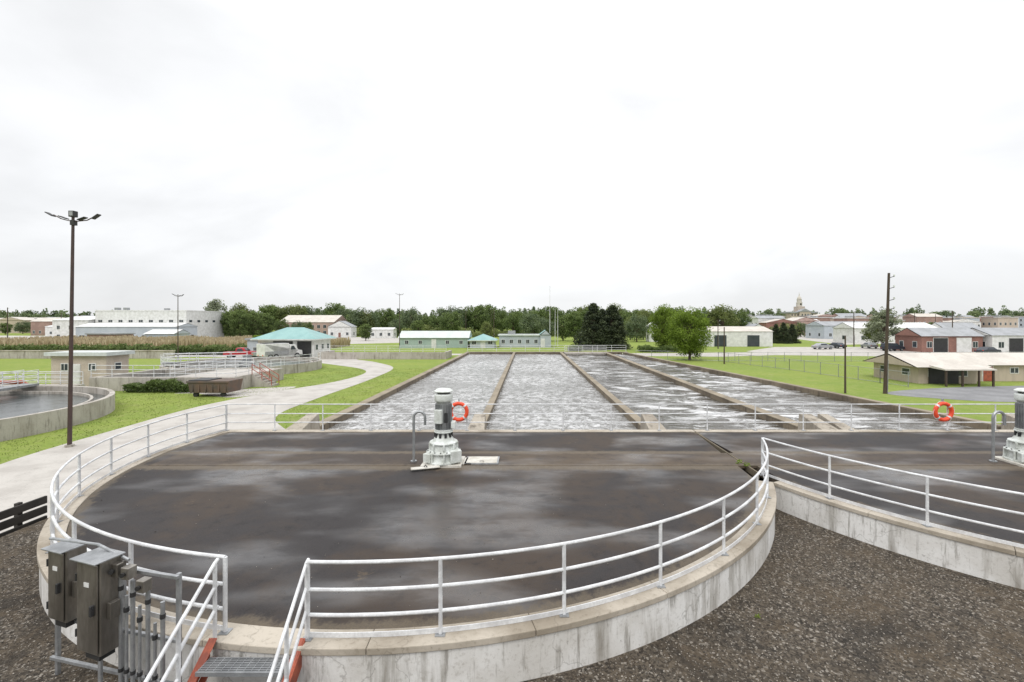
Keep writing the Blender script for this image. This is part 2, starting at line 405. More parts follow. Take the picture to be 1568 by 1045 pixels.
# ------------------------------------------------------------ mixers
def mixer(cx,cy):
    z=ZD; t=Thing('mixer_drive_unit',(cx,cy,z))
    a=t.part('base','hatch',bevel=.01); a.box(cx-.62,cx+.62,cy-.50,cy+.50,z-.05,z+.05); a.box(cx+.62,cx+.9,cy-.2,cy+.45,z-.05,z+.02)
    g=t.part('gearbox','offw',True,bevel=.012)
    g.lathe(cx,cy,[(.54,z+.05),(.54,z+.11),(.46,z+.12),(.44,z+.34),(.52,z+.35),(.52,z+.40),(.42,z+.42),(.38,z+.62),(.44,z+.63),(.44,z+.67),(.34,z+.70),(.27,z+.82),(.22,z+.95),(.30,z+.97),(.30,z+1.0)],28)
    gb=t.part('gearbox_ribs','offw',bevel=.015)
    for k in range(8):
        w=math.pi*k/4+.2; gb.obox((cx+.47*math.cos(w),cy+.47*math.sin(w),z+.24),(.14,.05,.30),w)
        gb.obox((cx+.38*math.cos(w),cy+.38*math.sin(w),z+.55),(.16,.06,.18),w)
    gb.obox((cx+.40,cy-.28,z+.28),(.34,.30,.36),.5); gb.obox((cx-.40,cy-.30,z+.24),(.26,.26,.26),-.4)
    bo=t.part('bolts','dark')
    for k in range(16):
        w=math.pi*k/8; bo.lathe(cx+.49*math.cos(w),cy+.49*math.sin(w),[(.02,z+.40),(.02,z+.43)],6)
    sl=t.part('vent_slots','dark')
    for k in range(10):
        w=2*math.pi*k/10+.1; sl.obox((cx+.262*math.cos(w),cy+.262*math.sin(w),z+.88),(.05,.07,.12),w)
    mt=t.part('motor','galv',True); mt.lathe(cx,cy,[(.22,z+1.0),(.225,z+1.95)],28)
    for k in range(26):
        w=2*math.pi*k/26; t.part('cooling_fins','galv').obox((cx+.24*math.cos(w),cy+.24*math.sin(w),z+1.46),(.05,.012,.78),w)
    cp=t.part('motor_cap','offw',True,bevel=.008)
    cp.lathe(cx,cy,[(.26,z+1.93),(.285,z+1.97),(.285,z+2.14),(.26,z+2.17),(.10,z+2.19)],28)
    cp.lathe(cx,cy,[(.29,z+2.23),(.30,z+2.26),(.22,z+2.32),(.05,z+2.34)],28)
    cp.lathe(cx,cy,[(.275,z+1.0),(.275,z+1.06)],28)
    t.part('cap_posts','dark',True).lathe(cx,cy,[(.2,z+2.17),(.2,z+2.23)],16)
    jb=t.part('terminal_box','offw',bevel=.012); jb.obox((cx-.10,cy-.30,z+1.5),(.24,.14,.42),-.2); jb.obox((cx+.31,cy-.02,z+1.2),(.14,.26,.2),.1)
    t.part('nameplate','dark').obox((cx+.12,cy-.262,z+1.45),(.10,.02,.3),.35)
    t.part('footplate','hatch',bevel=.008).obox((cx-.42,cy-.70,z+.05),(.85,.2,.03),.3)
    t.part('lifting_hook','dark',True).tube([(cx-.46,cy-.68,z+.07),(cx-.42,cy-.70,z+.13),(cx-.36,cy-.72,z+.07)],.015,6)
    t.done()
    t=Thing('vent_pipe',(cx-.95,cy+.1,z)); hx=cx-.97; hy=cy+.1
    pts=[(hx,hy,z-.02),(hx,hy,z+1.35)]+[(hx+.18-.18*math.cos(a_),hy,z+1.40+.18*math.sin(a_)) for a_ in np.linspace(.0,math.pi,9)]+[(hx+.36,hy,z+1.15)]
    t.part('pipe','galv',True).tube(pts,.042,12); t.part('flange','galv',True).lathe(hx,hy,[(.10,z-.02),(.10,z+.02)],16); t.done()
mixer(-2.66,14.4); mixer(15.8,14.4)
t=Thing('access_hatch',(-1.45,14.6,ZD)); t.part('frame','galv').box(-1.98,-.92,14.2,14.95,ZD-.02,ZD+.02); t.part('lid','hatch',bevel=.006).box(-1.93,-.97,14.25,14.90,ZD+.0,ZD+.035)
t.part('handle','dark',True).tube([(-1.5,14.3,ZD+.03),(-1.5,14.3,ZD+.07),(-1.38,14.3,ZD+.07),(-1.38,14.3,ZD+.03)],.008,6); t.done()

# ------------------------------------------------------------ stairs
t=Thing('access_stairs',(-3.7,5.5,0))
xl,xr=-4.34,-3.12; y0=6.16
st=t.part('stringers','rust',bevel=.008)
for x,s in ((xl,1),(xr,-1)):
    for wa,wb,dz in ((-.055,-.035,0),(-.035,.06,0),(-.035,.06,-.26)):
        a_,b2=sorted((x+s*wa,x+s*wb)); dzz=.26 if wa<-.05 else .02
        st.add([(a_,y0+.12,1.86+dz),(b2,y0+.12,1.86+dz),(b2,y0+.12,1.86+dz-dzz),(a_,y0+.12,1.86+dz-dzz),(a_,y0-1.15,.98+dz),(b2,y0-1.15,.98+dz),(b2,y0-1.15,.98+dz-dzz),(a_,y0-1.15,.98+dz-dzz)],
           [(0,1,5,4),(1,2,6,5),(2,3,7,6),(3,0,4,7),(0,3,2,1),(4,5,6,7)])
tr=t.part('treads','galv')
for i in range(4):
    yy=y0-.03-.27*i; zz=ZD-.10-.19*i
    for k in range(9): tr.box(xl+.06,xr-.06,yy-.03*k-.010,yy-.03*k,zz-.03,zz)
    for k in range(12):
        xx=xl+.07+k*(xr-xl-.14)/11; tr.box(xx-.004,xx+.004,yy-.255,yy-.002,zz-.028,zz-.004)
    tr.box(xl+.06,xr-.06,yy-.275,yy-.262,zz-.05,zz+.004)
hr=t.part('handrails','rail',True)
for x,s in ((xl-.03,-1),(xr+.03,1)):
    e=.10*s
    for dz in (0,-.34,-.66):
        hr.tube([(x,6.42,ZD+1.07+dz),(x,6.36,ZD+1.05+dz),(x+e,4.95,ZD-.10+dz+.05)],.024,8)
    for yy in (6.36,5.75,5.1):
        f=(6.36-yy)/1.41; zt=ZD+1.05-1.10*f; hr.tube([(x+e*f,yy,max(zt-1.05,.7)),(x+e*f,yy,zt)],.027,8)
    hr.tube([(x+e,4.95,ZD-.05),(x+e,4.84,ZD-.18),(x+e,4.86,ZD-.38),(x+e,4.97,ZD-.40)],.024,8)
t.done()

# ------------------------------------------------------------ electrical panels
def panel(c,w,d,z0,z1,yaw):
    t=Thing('electrical_panel',(c[0],c[1],z0)); zc=(z0+z1)/2
    t.part('cabinet','steel',bevel=.012).obox((c[0],c[1],zc),(w,d,z1-z0),yaw)
    f=Vector((math.sin(yaw),-math.cos(yaw),0)); s_=Vector((math.cos(yaw),math.sin(yaw),0)); C=Vector((c[0],c[1],zc))
    t.part('door','steel',bevel=.01).obox(C+f*(d/2+.014),(w-.05,.022,z1-z0-.06),yaw)
    t.part('rain_hood','galv',bevel=.006).obox(Vector((c[0],c[1],z1+.012))+f*.03,(w+.05,d+.10,.02),yaw)
    t.part('latch','dark',bevel=.008).obox(C+f*(d/2+.045)+s_*(w/2-.09),(.04,.05,.14),yaw)
    t.part('switch_box','steel',bevel=.008).obox(C+s_*(w/2+.035)-Vector((0,0,.05)),(.07,.12,.22),yaw)
    t.part('label','white').obox(C+f*(d/2+.028)+Vector((0,0,(z1-z0)*.25)),(.10,.004,.06),yaw)
    hg=t.part('hinges','dark',True)
    for k in (-.3,.3):
        q=C+f*(d/2+.02)-s_*(w/2-.01)+Vector((0,0,k*(z1-z0))); hg.tube([q-Vector((0,0,.05)),q+Vector((0,0,.05))],.014,6)
    t.part('feet','dark').obox((c[0],c[1],z0-.05),(w*.6,d*.7,.10),yaw)
    t.done()
yw=R(-18)
panel((-6.56,6.50),.38,.24,2.02,3.02,yw); panel((-5.80,6.18),.46,.26,1.80,3.04,yw)
t=Thing('conduit_rack',(-5.2,6.3,1.1))
g=t.part('strut','galv',bevel=.004); cd=t.part('conduits','galv',True); jb=t.part('junction_boxes','steel',bevel=.01); dk=t.part('couplings','dark',True)
ca=R(-13)
def on(s,off):
    c=Vector((-5.95,6.33,0)); d=Vector((math.cos(ca),math.sin(ca),0)); return c+d*s+Vector((math.sin(ca),-math.cos(ca),0))*off
for z in (1.35,1.95,2.80):
    a,b_=on(-1.0,-.05),on(1.3,-.05); m_=(a+b_)/2; g.obox((m_.x,m_.y,z),(2.3,.045,.045),ca)
for s in (-.95,.28,1.25):
    q=on(s,-.1); g.obox((q.x,q.y,1.95),(.05,.05,1.75),ca)
for i,(s,zt,zb) in enumerate(((.42,2.78,1.1),(.52,2.5,1.1),(.63,2.72,1.1),(.75,2.4,1.2),(.89,2.66,1.1),(1.01,2.2,1.1),(1.14,2.5,1.1))):
    q=on(s,.03); cd.tube([(q.x,q.y,zb),(q.x,q.y,zt)],.020 if i%2 else .027,10)
    dk.tube([(q.x,q.y,zt-.22),(q.x,q.y,zt-.16)],.033,8); dk.tube([(q.x,q.y,1.45),(q.x,q.y,1.50)],.032,8)
for s,z,w,h in ((.44,2.88,.14,.18),(.63,2.86,.13,.16),(.89,2.72,.13,.16)):
    q=on(s,.08); jb.obox((q.x,q.y,z),(w,.12,h),ca); 
    q=on(s,.15); t.part('knobs','dark',True).tube([q+Vector((0,0,z-.0)),q+Vector((0.005,-.03,z))],.03,10)
cd.tube([on(.16,.1)+Vector((0,0,1.3)),on(.16,.1)+Vector((0,0,2.0)),on(0,.1)+Vector((0,0,2.1))],.026,8)
cd.tube([on(-.9,.02)+Vector((0,0,3.12)),on(0,.02)+Vector((0,0,3.13)),on(.55,.02)+Vector((0,0,2.98))],.020,8)
t.done()
def mesh_fast(name,V,F4,mats,tint=None,matidx=None):
    me=bpy.data.meshes.new(name); n=len(F4)
    me.vertices.add(len(V)); me.vertices.foreach_set('co',np.asarray(V,np.float32).ravel())
    k=F4.shape[1]
    me.loops.add(n*k); me.loops.foreach_set('vertex_index',F4.astype(np.int32).ravel())
    me.polygons.add(n); me.polygons.foreach_set('loop_start',np.arange(0,n*k,k,dtype=np.int32))
    for m_ in mats: me.materials.append(m_)
    if matidx is not None: me.polygons.foreach_set('material_index',matidx.astype(np.int32))
    if tint is not None:
        a=me.attributes.new('tint','FLOAT','FACE'); a.data.foreach_set('value',tint.astype(np.float32))
    me.update(calc_edges=True); me.validate(); return me
def link(name,me,loc=(0,0,0),sc=1,rz=0):
    o=bpy.data.objects.new(name,me); S.collection.objects.link(o); o.location=loc; o.rotation_euler[2]=rz
    o.scale=(sc,sc,sc) if isinstance(sc,(int,float)) else sc; return o
def leaf_quads(P,size,rg=None):
    rg=rg or RNG
    n=len(P); a=rg.normal(size=(n,3)); a/=np.linalg.norm(a,axis=1)[:,None]
    b_=rg.normal(size=(n,3)); b_-=a*(a*b_).sum(1)[:,None]; b_/=np.linalg.norm(b_,axis=1)[:,None]
    s=(size*rg.uniform(.6,1.3,n))[:,None]; a=a*s*.5; b_=b_*s*.34
    V=np.stack([P-a,P-b_,P+a,P+b_],1).reshape(-1,3); return V,np.arange(4*n).reshape(n,4)
def pebbles(name,P,smin,smax,mat,pw=1):
    base=np.array([(1,0,0),(-1,0,0),(0,1,0),(0,-1,0),(0,0,.7),(0,0,-.7)]); fc=np.array([(0,2,4),(2,1,4),(1,3,4),(3,0,4),(2,0,5),(1,2,5),(3,1,5),(0,3,5)])
    n=len(P); s=RNG.uniform(smin,smax,n); th=RNG.uniform(0,6.28,n); st=RNG.uniform(.6,1.3,(n,3))
    V=base[None]*st[:,None]*s[:,None,None]; c,sn=np.cos(th)[:,None],np.sin(th)[:,None]
    V=np.stack([V[...,0]*c-V[...,1]*sn,V[...,0]*sn+V[...,1]*c,V[...,2]],-1)+P[:,None]
    F=(fc[None]+6*np.arange(n)[:,None,None]).reshape(-1,3)
    tint=np.repeat(RNG.uniform(0,1,n)**pw,8)
    link(name,mesh_fast(name,V.reshape(-1,3),F,[mat],tint))
M['peb']=leafmat('pebble_stone',(.13,.115,.10),(.55,.52,.48),0)
M['pebd']=leafmat('pebble_dark',(.04,.034,.027),(.40,.36,.31),0)
n=14000; P=np.stack([RNG.normal(-5.9,.9,n),RNG.uniform(4.6,6.3,n),np.full(n,1.09)],1); pebbles('pebble_patch',P,.006,.022,M['peb'])
n=90000; X=RNG.uniform(-12.4,14,n); Y=4.3+9*RNG.random(n)**1.4
k=(np.hypot(X-CX1,Y-CY)>RO+.02)&(np.hypot(X-CX2,Y-CY)>RO+.02); P=np.stack([X,Y,np.full(n,1.083)],1)[k]; pebbles('loose_gravel',P,.005,.018,M['pebd'],2.4)
def weeds(name,pts,hh,n=60):
    Ps=[]
    for (x,y,z) in pts: Ps.append(np.stack([RNG.normal(x,hh*.5,n),RNG.normal(y,hh*.5,n),z+hh*RNG.random(n)],1))
    V,F=leaf_quads(np.concatenate(Ps),hh*.5); link(name,mesh_fast(name,V,F,[M['leafbright']],RNG.random(len(F))))
weeds('weeds',[(6.66,14.3,ZD),(6.74,14.0,ZD)],.10,40); weeds('weeds',[(4.0,7.9,1.08),(1.6,5.75,1.08)],.06,30)
n=500; a_=RNG.uniform(0,6.28,n); r_=(RO-.6)*RNG.random(n)**.3; P=np.stack([CX1+r_*np.cos(a_),CY+r_*np.sin(a_),np.full(n,ZD-.012)],1); P=P[(P[:,1]<YB-.4)&(P[:,0]<SEAM)]
pebbles('deck_debris',P,.004,.014,M['pebd'],1.2)

# ------------------------------------------------------------ aeration basins
BX=[-9.9,-2.2,5.5,12.8]; ZW=1.42; BY0,BY1=YB+.16,75
t=Thing('aeration_basin',(5,47,0)); w=t.part('walls','basin'); tp=t.part('wall_tops','basintop',bevel=.01); wg=t.part('wing_walls','wing',bevel=.02)
def wing(x,hw):
    wg.add([(x-hw,BY0+.02,0),(x+hw,BY0+.02,0),(x+hw,BY0+2.3,0),(x-hw,BY0+2.3,0),(x-hw,BY0+.02,1.62),(x+hw,BY0+.02,1.62),(x+hw*.6,BY0+2.3,2.05),(x-hw*.6,BY0+2.3,2.05)],
          [(3,2,1,0),(4,5,6,7),(0,1,5,4),(1,2,6,5),(2,3,7,6),(3,0,4,7)])
for i,x in enumerate(BX):
    th=(.24,.17,.19,.27)[i]
    w.box(x-th,x+th,BY0,BY1,-.2,ZW-.06); tp.box(x-th-.02,x+th+.02,BY0+.6,BY1,ZW-.058,ZW)
    wing(x,.40)
wing(13.6,.3); wing(22.2,.4)
A=(22.4,BY0); B=(15.9,BY1)
w.prism([(A[0]-.2,A[1]),(A[0]+.2,A[1]),(B[0]+.2,B[1]),(B[0]-.2,B[1])],-.2,ZW-.06); tp.prism([(A[0]-.22,A[1]+.6),(A[0]+.22,A[1]+.6),(B[0]+.22,B[1]),(B[0]-.22,B[1])],ZW-.058,ZW)
w.prism([(A[0]+.9,A[1]),(A[0]+1.3,A[1]),(B[0]+1.3,B[1]),(B[0]+.9,B[1])],-.2,.7)
w.box(-9.6,15.6,BY1+.002,BY1+.4,0,ZW-.07); tp.box(-10.2,16.6,BY1-.1,BY1+1.2,ZW-.054,ZW+.004)
t.done()
for i,mt in enumerate(('waterA','waterA','waterB')):
    sheet('water',[(BX[i]+.1,BY0),(BX[i+1]-.1,BY0),(BX[i+1]-.1,BY1),(BX[i]+.1,BY1)],1.08,mt)
sheet('water',[(BX[3]+.1,BY0),(A[0]-.1,BY0),(B[0]-.1,BY1),(BX[3]+.1,BY1)],1.08,'waterB')
t=Thing('basin_end_railing',(5,75,ZW)); railing(t,[(-10,75.9),(16.4,75.9)],ZW,sp=2.4,r=.025,rp=.03,n=5); t.done()
t=Thing('basin_end_walkway',(10,74,ZW)); t.part('slab','conc').box(5.9,12.5,72.4,73.8,ZW-.2,ZW+.05); railing(t,[(5.9,72.4),(12.5,72.4)],ZW+.05,sp=2.2,r=.025,rp=.03,n=5); t.done()

# ------------------------------------------------------------ clarifiers & structures on the left
def clarifier(cx,cy,r,h,bridge,col='galv'):
    t=Thing('clarifier_tank',(cx,cy,0))
    t.part('wall','conc').arcwall(cx,cy,r-.3,r,0,360,0,h,72)
    t.part('weir','conc').arcwall(cx,cy,r-1.3,r-1.15,0,360,0,h-.25,64)
    wt=t.part('water_surface','waterC'); wt.prism([(cx+(r-.2)*math.cos(a),cy+(r-.2)*math.sin(a)) for a in np.linspace(0,2*math.pi,64,endpoint=False)],0,h-.45)
    t.part('centre_column','galv',True).lathe(cx,cy,[(.9,0),(.9,h),(.5,h+.1),(.5,h+.9)],20)
    c,s=math.cos(bridge),math.sin(bridge)
    t.part('bridge',col).obox((cx+c*r/2,cy+s*r/2,h+.12),(r,1.1,.18),bridge)
    for o_ in (-.5,.5): railing(t,[(cx-s*o_,cy+c*o_),(cx+c*r-s*o_,cy+s*r+c*o_)],h+.21,sp=1.8,n=5,r=.03,rp=.03)
    t.done()
clarifier(-38,26,10.7,1.15,R(100))
clarifier(-37,60,9,1.1,R(205))
t=Thing('walkway_railing',(-37,60,1.1)); railing(t,[(-37+8.85*math.cos(a),60+8.85*math.sin(a)) for a in np.linspace(R(-190),R(20),40)],1.1,sp=2,n=5,r=.028,rp=.03); t.done()
t=Thing('concrete_channel',(-33,45,0)); c=t.part('walls','conc',bevel=.02); c.box(-39.5,-27.2,41.5,42,0,1.25); c.box(-39.5,-27.2,49.5,50,0,1.25); c.box(-27.2,-26.8,41.5,50,0,1.25); c.box(-40,-39.5,41.5,50,0,1.25)
t.part('slab','road').box(-33,-27.2,42,49.5,.9,1.2); t.part('channel_water','waterC').box(-39.5,-33,42,49.5,.3,.8)
railing(t,[(-40,41.7),(-27,41.7),(-27,49.8)],1.25,sp=1.9,n=5,r=.028,rp=.03); railing(t,[(-40,49.8),(-30,49.8)],1.25,sp=1.9,n=5,r=.028,rp=.03); railing(t,[(-33,42),(-33,49.6)],1.25,sp=1.9,n=5,r=.028,rp=.03)
t.done()
t=Thing('concrete_stairs',(-26,46,0)); s=t.part('steps','conc')
for i in range(6): s.box(-26.8+.32*i,-26.8+.32*(i+1),44.2,45.6,0,1.2-.2*i)
hr=t.part('handrails','rust',True)
for y in (44.25,45.55):
    for dz in (0,-.45): hr.tube([(-26.8,y,2.2+dz),(-24.9,y,1.0+dz)],.035,6)
    for k in (0,.5,1): hr.tube([(-26.8+1.9*k,y,1.2-1.2*k),(-26.8+1.9*k,y,2.2-1.2*k)],.035,6)
t.done()
t=Thing('walkway_railing',(-45,38,0)); t.part('slab','conc').box(-62,-38.5,38.2,39.6,0,.9); railing(t,[(-62,38.3),(-38.6,38.3)],.9,sp=1.9,n=5,r=.03,rp=.032); railing(t,[(-62,39.5),(-38.6,39.5)],.9,sp=1.9,n=5,r=.03,rp=.032); t.done()
t=Thing('red_pipe',(-34,37,0)); t.part('pipe','rust',True).tube([(-56,33.5,1.45),(-44,36.0,1.45),(-41.6,37.4,1.35),(-41.3,37.6,1.1),(-41.3,37.6,0)],.17,10)
for u in (.2,.6): t.part('supports','conc').box(-56+12*u-.15,-56+12*u+.15,33.5+2.5*u-.15,33.5+2.5*u+.15,0,1.28)
t.done()
t=Thing('concrete_wall',(-80,80,0)); t.part('wall','conc').box(-110,-62,79.5,80,0,1.3); t.part('cap','curb').box(-110,-61.9,79.4,80.1,1.302,1.42); t.done()
t=Thing('low_concrete_structure',(-33,75,0)); c=t.part('walls','conc'); c.box(-36,-14,78,78.4,0,1.2); c.box(-36,-35.6,78.4,84,0,1.2); c.box(-14.4,-14,78.4,84,0,1.2); railing(t,[(-36,78.2),(-14,78.2)],1.2,sp=2,n=5,r=.03,rp=.03); t.done()

t=Thing('dumpster',(-26.7,38.8,0)); b_=t.part('body','rustbox',bevel=.02)
b_.add([(-28.3,38.1,.35),(-25.1,38.1,.35),(-25.1,39.8,.35),(-28.3,39.8,.35),(-28.4,38.0,1.35),(-25.0,38.0,1.35),(-25.0,40,1.35),(-28.4,40,1.35)],[(3,2,1,0),(4,5,6,7),(0,1,5,4),(1,2,6,5),(2,3,7,6),(3,0,4,7)])
b_.box(-28.5,-24.9,37.95,38.0,1.2,1.36)
for x in np.arange(-28,-25,.55): b_.obox((x,38.04,.85),(.07,.1,.9),0,R(-5))
t.part('lid','dark').box(-28.4,-26.8,38.1,39.9,1.352,1.42)
for x in (-27.9,-25.6): t.part('wheels','tyre',True).tube([(x,38.2,.2),(x,38.4,.2)],.2,12)
t.done()

# ------------------------------------------------------------ buildings
def building(name,x0,x1,y0,y1,h,wall,roof,rt='flat',rh=1.5,ov=.3,cols=4,rows=1,ww=1.,wh=1.2,doors=(),trim='white',sill=1.0):
    cx,cy=(x0+x1)/2,(y0+y1)/2
    t=Thing(name,(cx,cy,0)); w=t.part('walls',wall); r=t.part('roof',roof)
    w.box(x0,x1,y0,y1,0,h)
    X0,X1,Y0,Y1=x0-ov,x1+ov,y0-ov,y1+ov
    if rt=='flat':
        r.box(X0,X1,Y0,Y1,h+.002,h+.35)
        if x1-x0>9:
            u=t.part('rooftop_units','galv'); kk=random.Random(int(x0*7))
            for _ in range(3):
                ux=kk.uniform(x0+1,x1-2.5); uy=kk.uniform(y0+1,y1-2.5); u.box(ux,ux+1.4,uy,uy+1.2,h+.352,h+1.3)
    elif rt=='gx':
        ym=(y0+y1)/2
        r.add([(X0,Y0,h),(X1,Y0,h),(X1,Y1,h),(X0,Y1,h),(X0,ym,h+rh),(X1,ym,h+rh)],[(0,1,5,4),(2,3,4,5),(3,2,1,0)])
        t.part('gable_ends',wall).add([(X0-.01,Y0+.4,h+.03),(X0-.01,Y1-.4,h+.03),(X0-.01,ym,h+rh-.15),(X1+.01,Y0+.4,h+.03),(X1+.01,Y1-.4,h+.03),(X1+.01,ym,h+rh-.15)],[(0,1,2),(5,4,3)])
    elif rt=='gy':
        xm=(x0+x1)/2
        r.add([(X0,Y0,h),(X0,Y1,h),(X1,Y1,h),(X1,Y0,h),(xm,Y0,h+rh),(xm,Y1,h+rh)],[(0,4,5,1),(3,2,5,4),(0,1,2,3)])
        t.part('gable_ends',wall).add([(X0+.4,Y0-.01,h+.03),(X1-.4,Y0-.01,h+.03),(xm,Y0-.01,h+rh-.15)],[(0,1,2)])
    elif rt=='hip':
        d=min((y1-y0),(x1-x0))/2; ym=(y0+y1)/2
        r.add([(X0,Y0,h),(X1,Y0,h),(X1,Y1,h),(X0,Y1,h),(X0+d+ov,ym,h+rh),(X1-d-ov,ym,h+rh)],[(0,1,5,4),(2,3,4,5),(3,0,4),(1,2,5),(3,2,1,0)])
        t.part('fascia',trim).box(X0+.02,X1-.02,Y0+.02,Y1-.02,h-.2,h-.004)
    fr=t.part('window_frames',trim); gl=t.part('windows','glass')
    def occ(u): return any(abs(u-dx)<(dw/2+ww*.6) for dx,dw,_ in doors)
    for rr in range(rows):
        z=sill+rr*((h-sill)/max(rows,1)) if rows>1 else sill
        for i in range(cols):
            u=x0+(i+.5)*(x1-x0)/cols
            if rr==0 and occ(u): continue
            fr.box(u-ww/2-.08,u+ww/2+.08,y0-.04,y0+.05,z-.08,z+wh+.08); gl.box(u-ww/2,u+ww/2,y0-.055,y0+.05,z,z+wh)
            t.part('mullions',trim).box(u-.025,u+.025,y0-.07,y0+.05,z,z+wh)
        xs=x0 if cx>0 else x1; sgn=-1 if cx>0 else 1; nc=max(1,int((y1-y0)/(x1-x0)*cols))
        if cols:
          for i in range(nc):
            u=y0+(i+.5)*(y1-y0)/nc
            a,b2=sorted((xs,xs+sgn*.04)); fr.box(a,b2,u-ww/2-.08,u+ww/2+.08,z-.08,z+wh+.08)
            a,b2=sorted((xs,xs+sgn*.055)); gl.box(a,b2,u-ww/2,u+ww/2,z,z+wh)
    if not cols: del t.p['window_frames'],t.p['windows']
    for dx,dw,dm in doors:
        dh=min(2.1,h-.15) if dw<1.6 else min(h-.4,3)
        t.part('door_frame',trim).box(dx-dw/2-.1,dx+dw/2+.1,y0-.05,y0+.02,0,dh+.1); t.part('door_'+dm,dm).box(dx-dw/2,dx+dw/2,y0-.08,y0+.02,.02,dh)
    t.done()
building('pump_house',-46.6,-41.2,44.5,47,3.0,'tan','mint','flat',ov=.35,cols=2,doors=((-44.3,1,'white'),),ww=.6,wh=.6,sill=1.6)
building('garage_building',-49.2,-39,83,90,3.3,'white','teal','hip',rh=2.1,ov=.9,cols=5,ww=.8,wh=.9,doors=((-44.6,3.6,'dark'),(-40.7,2.6,'dark')),sill=1.3)
building('utility_shed',-53,-50,86,91,3.0,'blue','groof','flat',cols=1,ww=.6,wh=.6)
building('white_factory',-152,-120,160,180,10.4,'white','white','flat',ov=.1,cols=9,rows=1,ww=1.4,wh=.8,sill=6.5)
building('factory_annex',-149,-116,150,159.8,5.0,'blue','white','gx',rh=1.2,cols=8,ww=1.5,wh=1.2)
building('factory_annex',-165,-152.5,158,175,7.2,'white','white','gx',rh=1.5,cols=3,rows=2)
building('brick_factory',-118,-92,216,234,6.6,'pink','tanroof','gx',rh=3.5,cols=9,rows=2,ww=1.3,wh=1.5)
building('brick_warehouse',-262,-238,254,275,8,'brick','groof','gy',rh=2.5,cols=6,rows=2)
building('brick_warehouse',-236,-215,262,280,6.5,'brick2','tanroof','flat',cols=6,rows=2)
building('white_house',-86,-76,196,202,4.6,'white','groof','gy',rh=2.6,cols=3,doors=((-81,1,'brick'),))
building('white_house',-228,-206,215,230,4.5,'white','white','gx',rh=1.5,cols=4)
building('brick_shed',-124,-116,128,134,3.0,'brick2','groof','flat',cols=3,ww=.7)
building('grey_shed',-106,-98,126,132,3.2,'blue','white','gx',rh=1.2,cols=2)
building('storage_building',-65,-55,186,191,3.6,'white','white','gx',rh=.8,cols=3)
building('greenhouse_building',-32,-15,114,120,2.5,'mintw','mint','gx',rh=1.7,ov=.4,cols=5,ww=.8,wh=.8,doors=((-23.5,1,'white'),))
building('teal_roof_house',-14.2,-8.2,112,118,2.0,'blue','teal','hip',rh=1.5,ov=.6,cols=3,doors=((-11,1,'white'),))
building('control_building',-7.4,3.2,118,124,2.9,'blue','mint','flat',ov=.3,cols=5,ww=.8,wh=.9)
building('control_annex',3.25,6.0,117,124,3.2,'blue','teal','gy',rh=1.2,cols=1,doors=((3.9,.9,'white'),),ov=.2)
building('white_metal_building',48,64.6,120,130,4.0,'white','tanroof','gx',rh=1.3,ov=.2,cols=0,doors=((50.8,3.2,'glass'),(59.5,3.2,'glass')))
building('beige_building',40.0,46.0,46.6,52.6,1.75,'beige','tanroof','gx',rh=1.2,ov=.8,cols=2,ww=.9,wh=.6,sill=.8,doors=((42.6,1,'white'),))
building('long_beige_building',46.2,80,48.5,55,1.75,'beige','tanroof','gx',rh=1.1,ov=.4,cols=9,ww=.8,wh=.5,sill=.9,doors=((49,1,'rust'),))
t=Thing('entrance_porch',(43,45,0)); t.part('roof','tanroof').add([(40.6,44.2,1.7),(45.6,44.2,1.7),(45.6,46.0,1.95),(40.6,46.0,1.95),(40.6,44.2,1.58),(45.6,44.2,1.58),(45.6,46.0,1.7),(40.6,46.0,1.7)],[(0,1,2,3),(7,6,5,4),(0,4,5,1),(1,5,6,2),(2,6,7,3),(3,7,4,0)])
for x in (40.8,42.4,44,45.4): t.part('posts','wood').box(x-.07,x+.07,44.3,44.44,0,1.6)
t.part('dark_panel','dark').box(41,44,46.45,46.56,0,1.6); t.done()  # plain dark panel across the wall behind the porch posts
building('brick_garage',84,97,97,104,3.4,'brick','groof','gx',rh=1.8,cols=4,doors=((88,3,'dark'),(93,3,'white')))
building('grey_roof_shed',98,113,96,104,3.6,'white','groof','gx',rh=1.6,cols=4,ww=1.1,doors=((103,3,'dark'),))
building('white_warehouse',102,128,142,152,4.6,'white','white','gx',rh=1.8,cols=5)
building('blue_warehouse',116,140,178,190,5.2,'blue','groof','gx',rh=1.7,cols=5)
building('white_house',72,80,150,156,3.5,'white','groof','gy',rh=2.5,cols=2)
building('white_house',138,150,150,158,4,'white','groof','gx',rh=2.4,cols=4)
building('white_shed',40,45,150,154,5,'white','white','gy',rh=2,cols=1)
k=random.Random(21)
for i in range(84):
    y=k.uniform(225,430); fx=k.uniform(.46,1.15); x=y*fx; w_=k.uniform(8,20); h_=k.choice((5,6,7,9,10,12,13))*(.7+.3*(y-220)/210)
    mtl=k.choice(('brick','brick2','brick2','white','beige','blue','pink','tan')); rt=k.choice(('flat','flat','gx','gy'))
    building('brick_house' if 'brick' in mtl else 'town_building',x,x+w_,y,y+k.uniform(7,12),h_,mtl,k.choice(('groof','tanroof','groof','white')),rt,rh=k.uniform(1.2,2.4),cols=int(w_/2.6),rows=max(1,int(h_/3.3)),ww=1,wh=1.5)
for i in range(28):
    y=k.uniform(225,330); fx=k.uniform(-1.2,-.83); x=y*fx; w_=k.uniform(9,18)
    mtl=k.choice(('brick','brick2','white','beige','tan')); building('town_building',x,x+w_,y,y+9,k.choice((4,5,7,8)),mtl,k.choice(('groof','tanroof')),k.choice(('flat','gx','gy')),rh=2,cols=int(w_/3),rows=1,ww=1,wh=1.4)
t=Thing('courthouse',(358,600,0)); W=t.part('walls','tan'); cx,cy=358,600
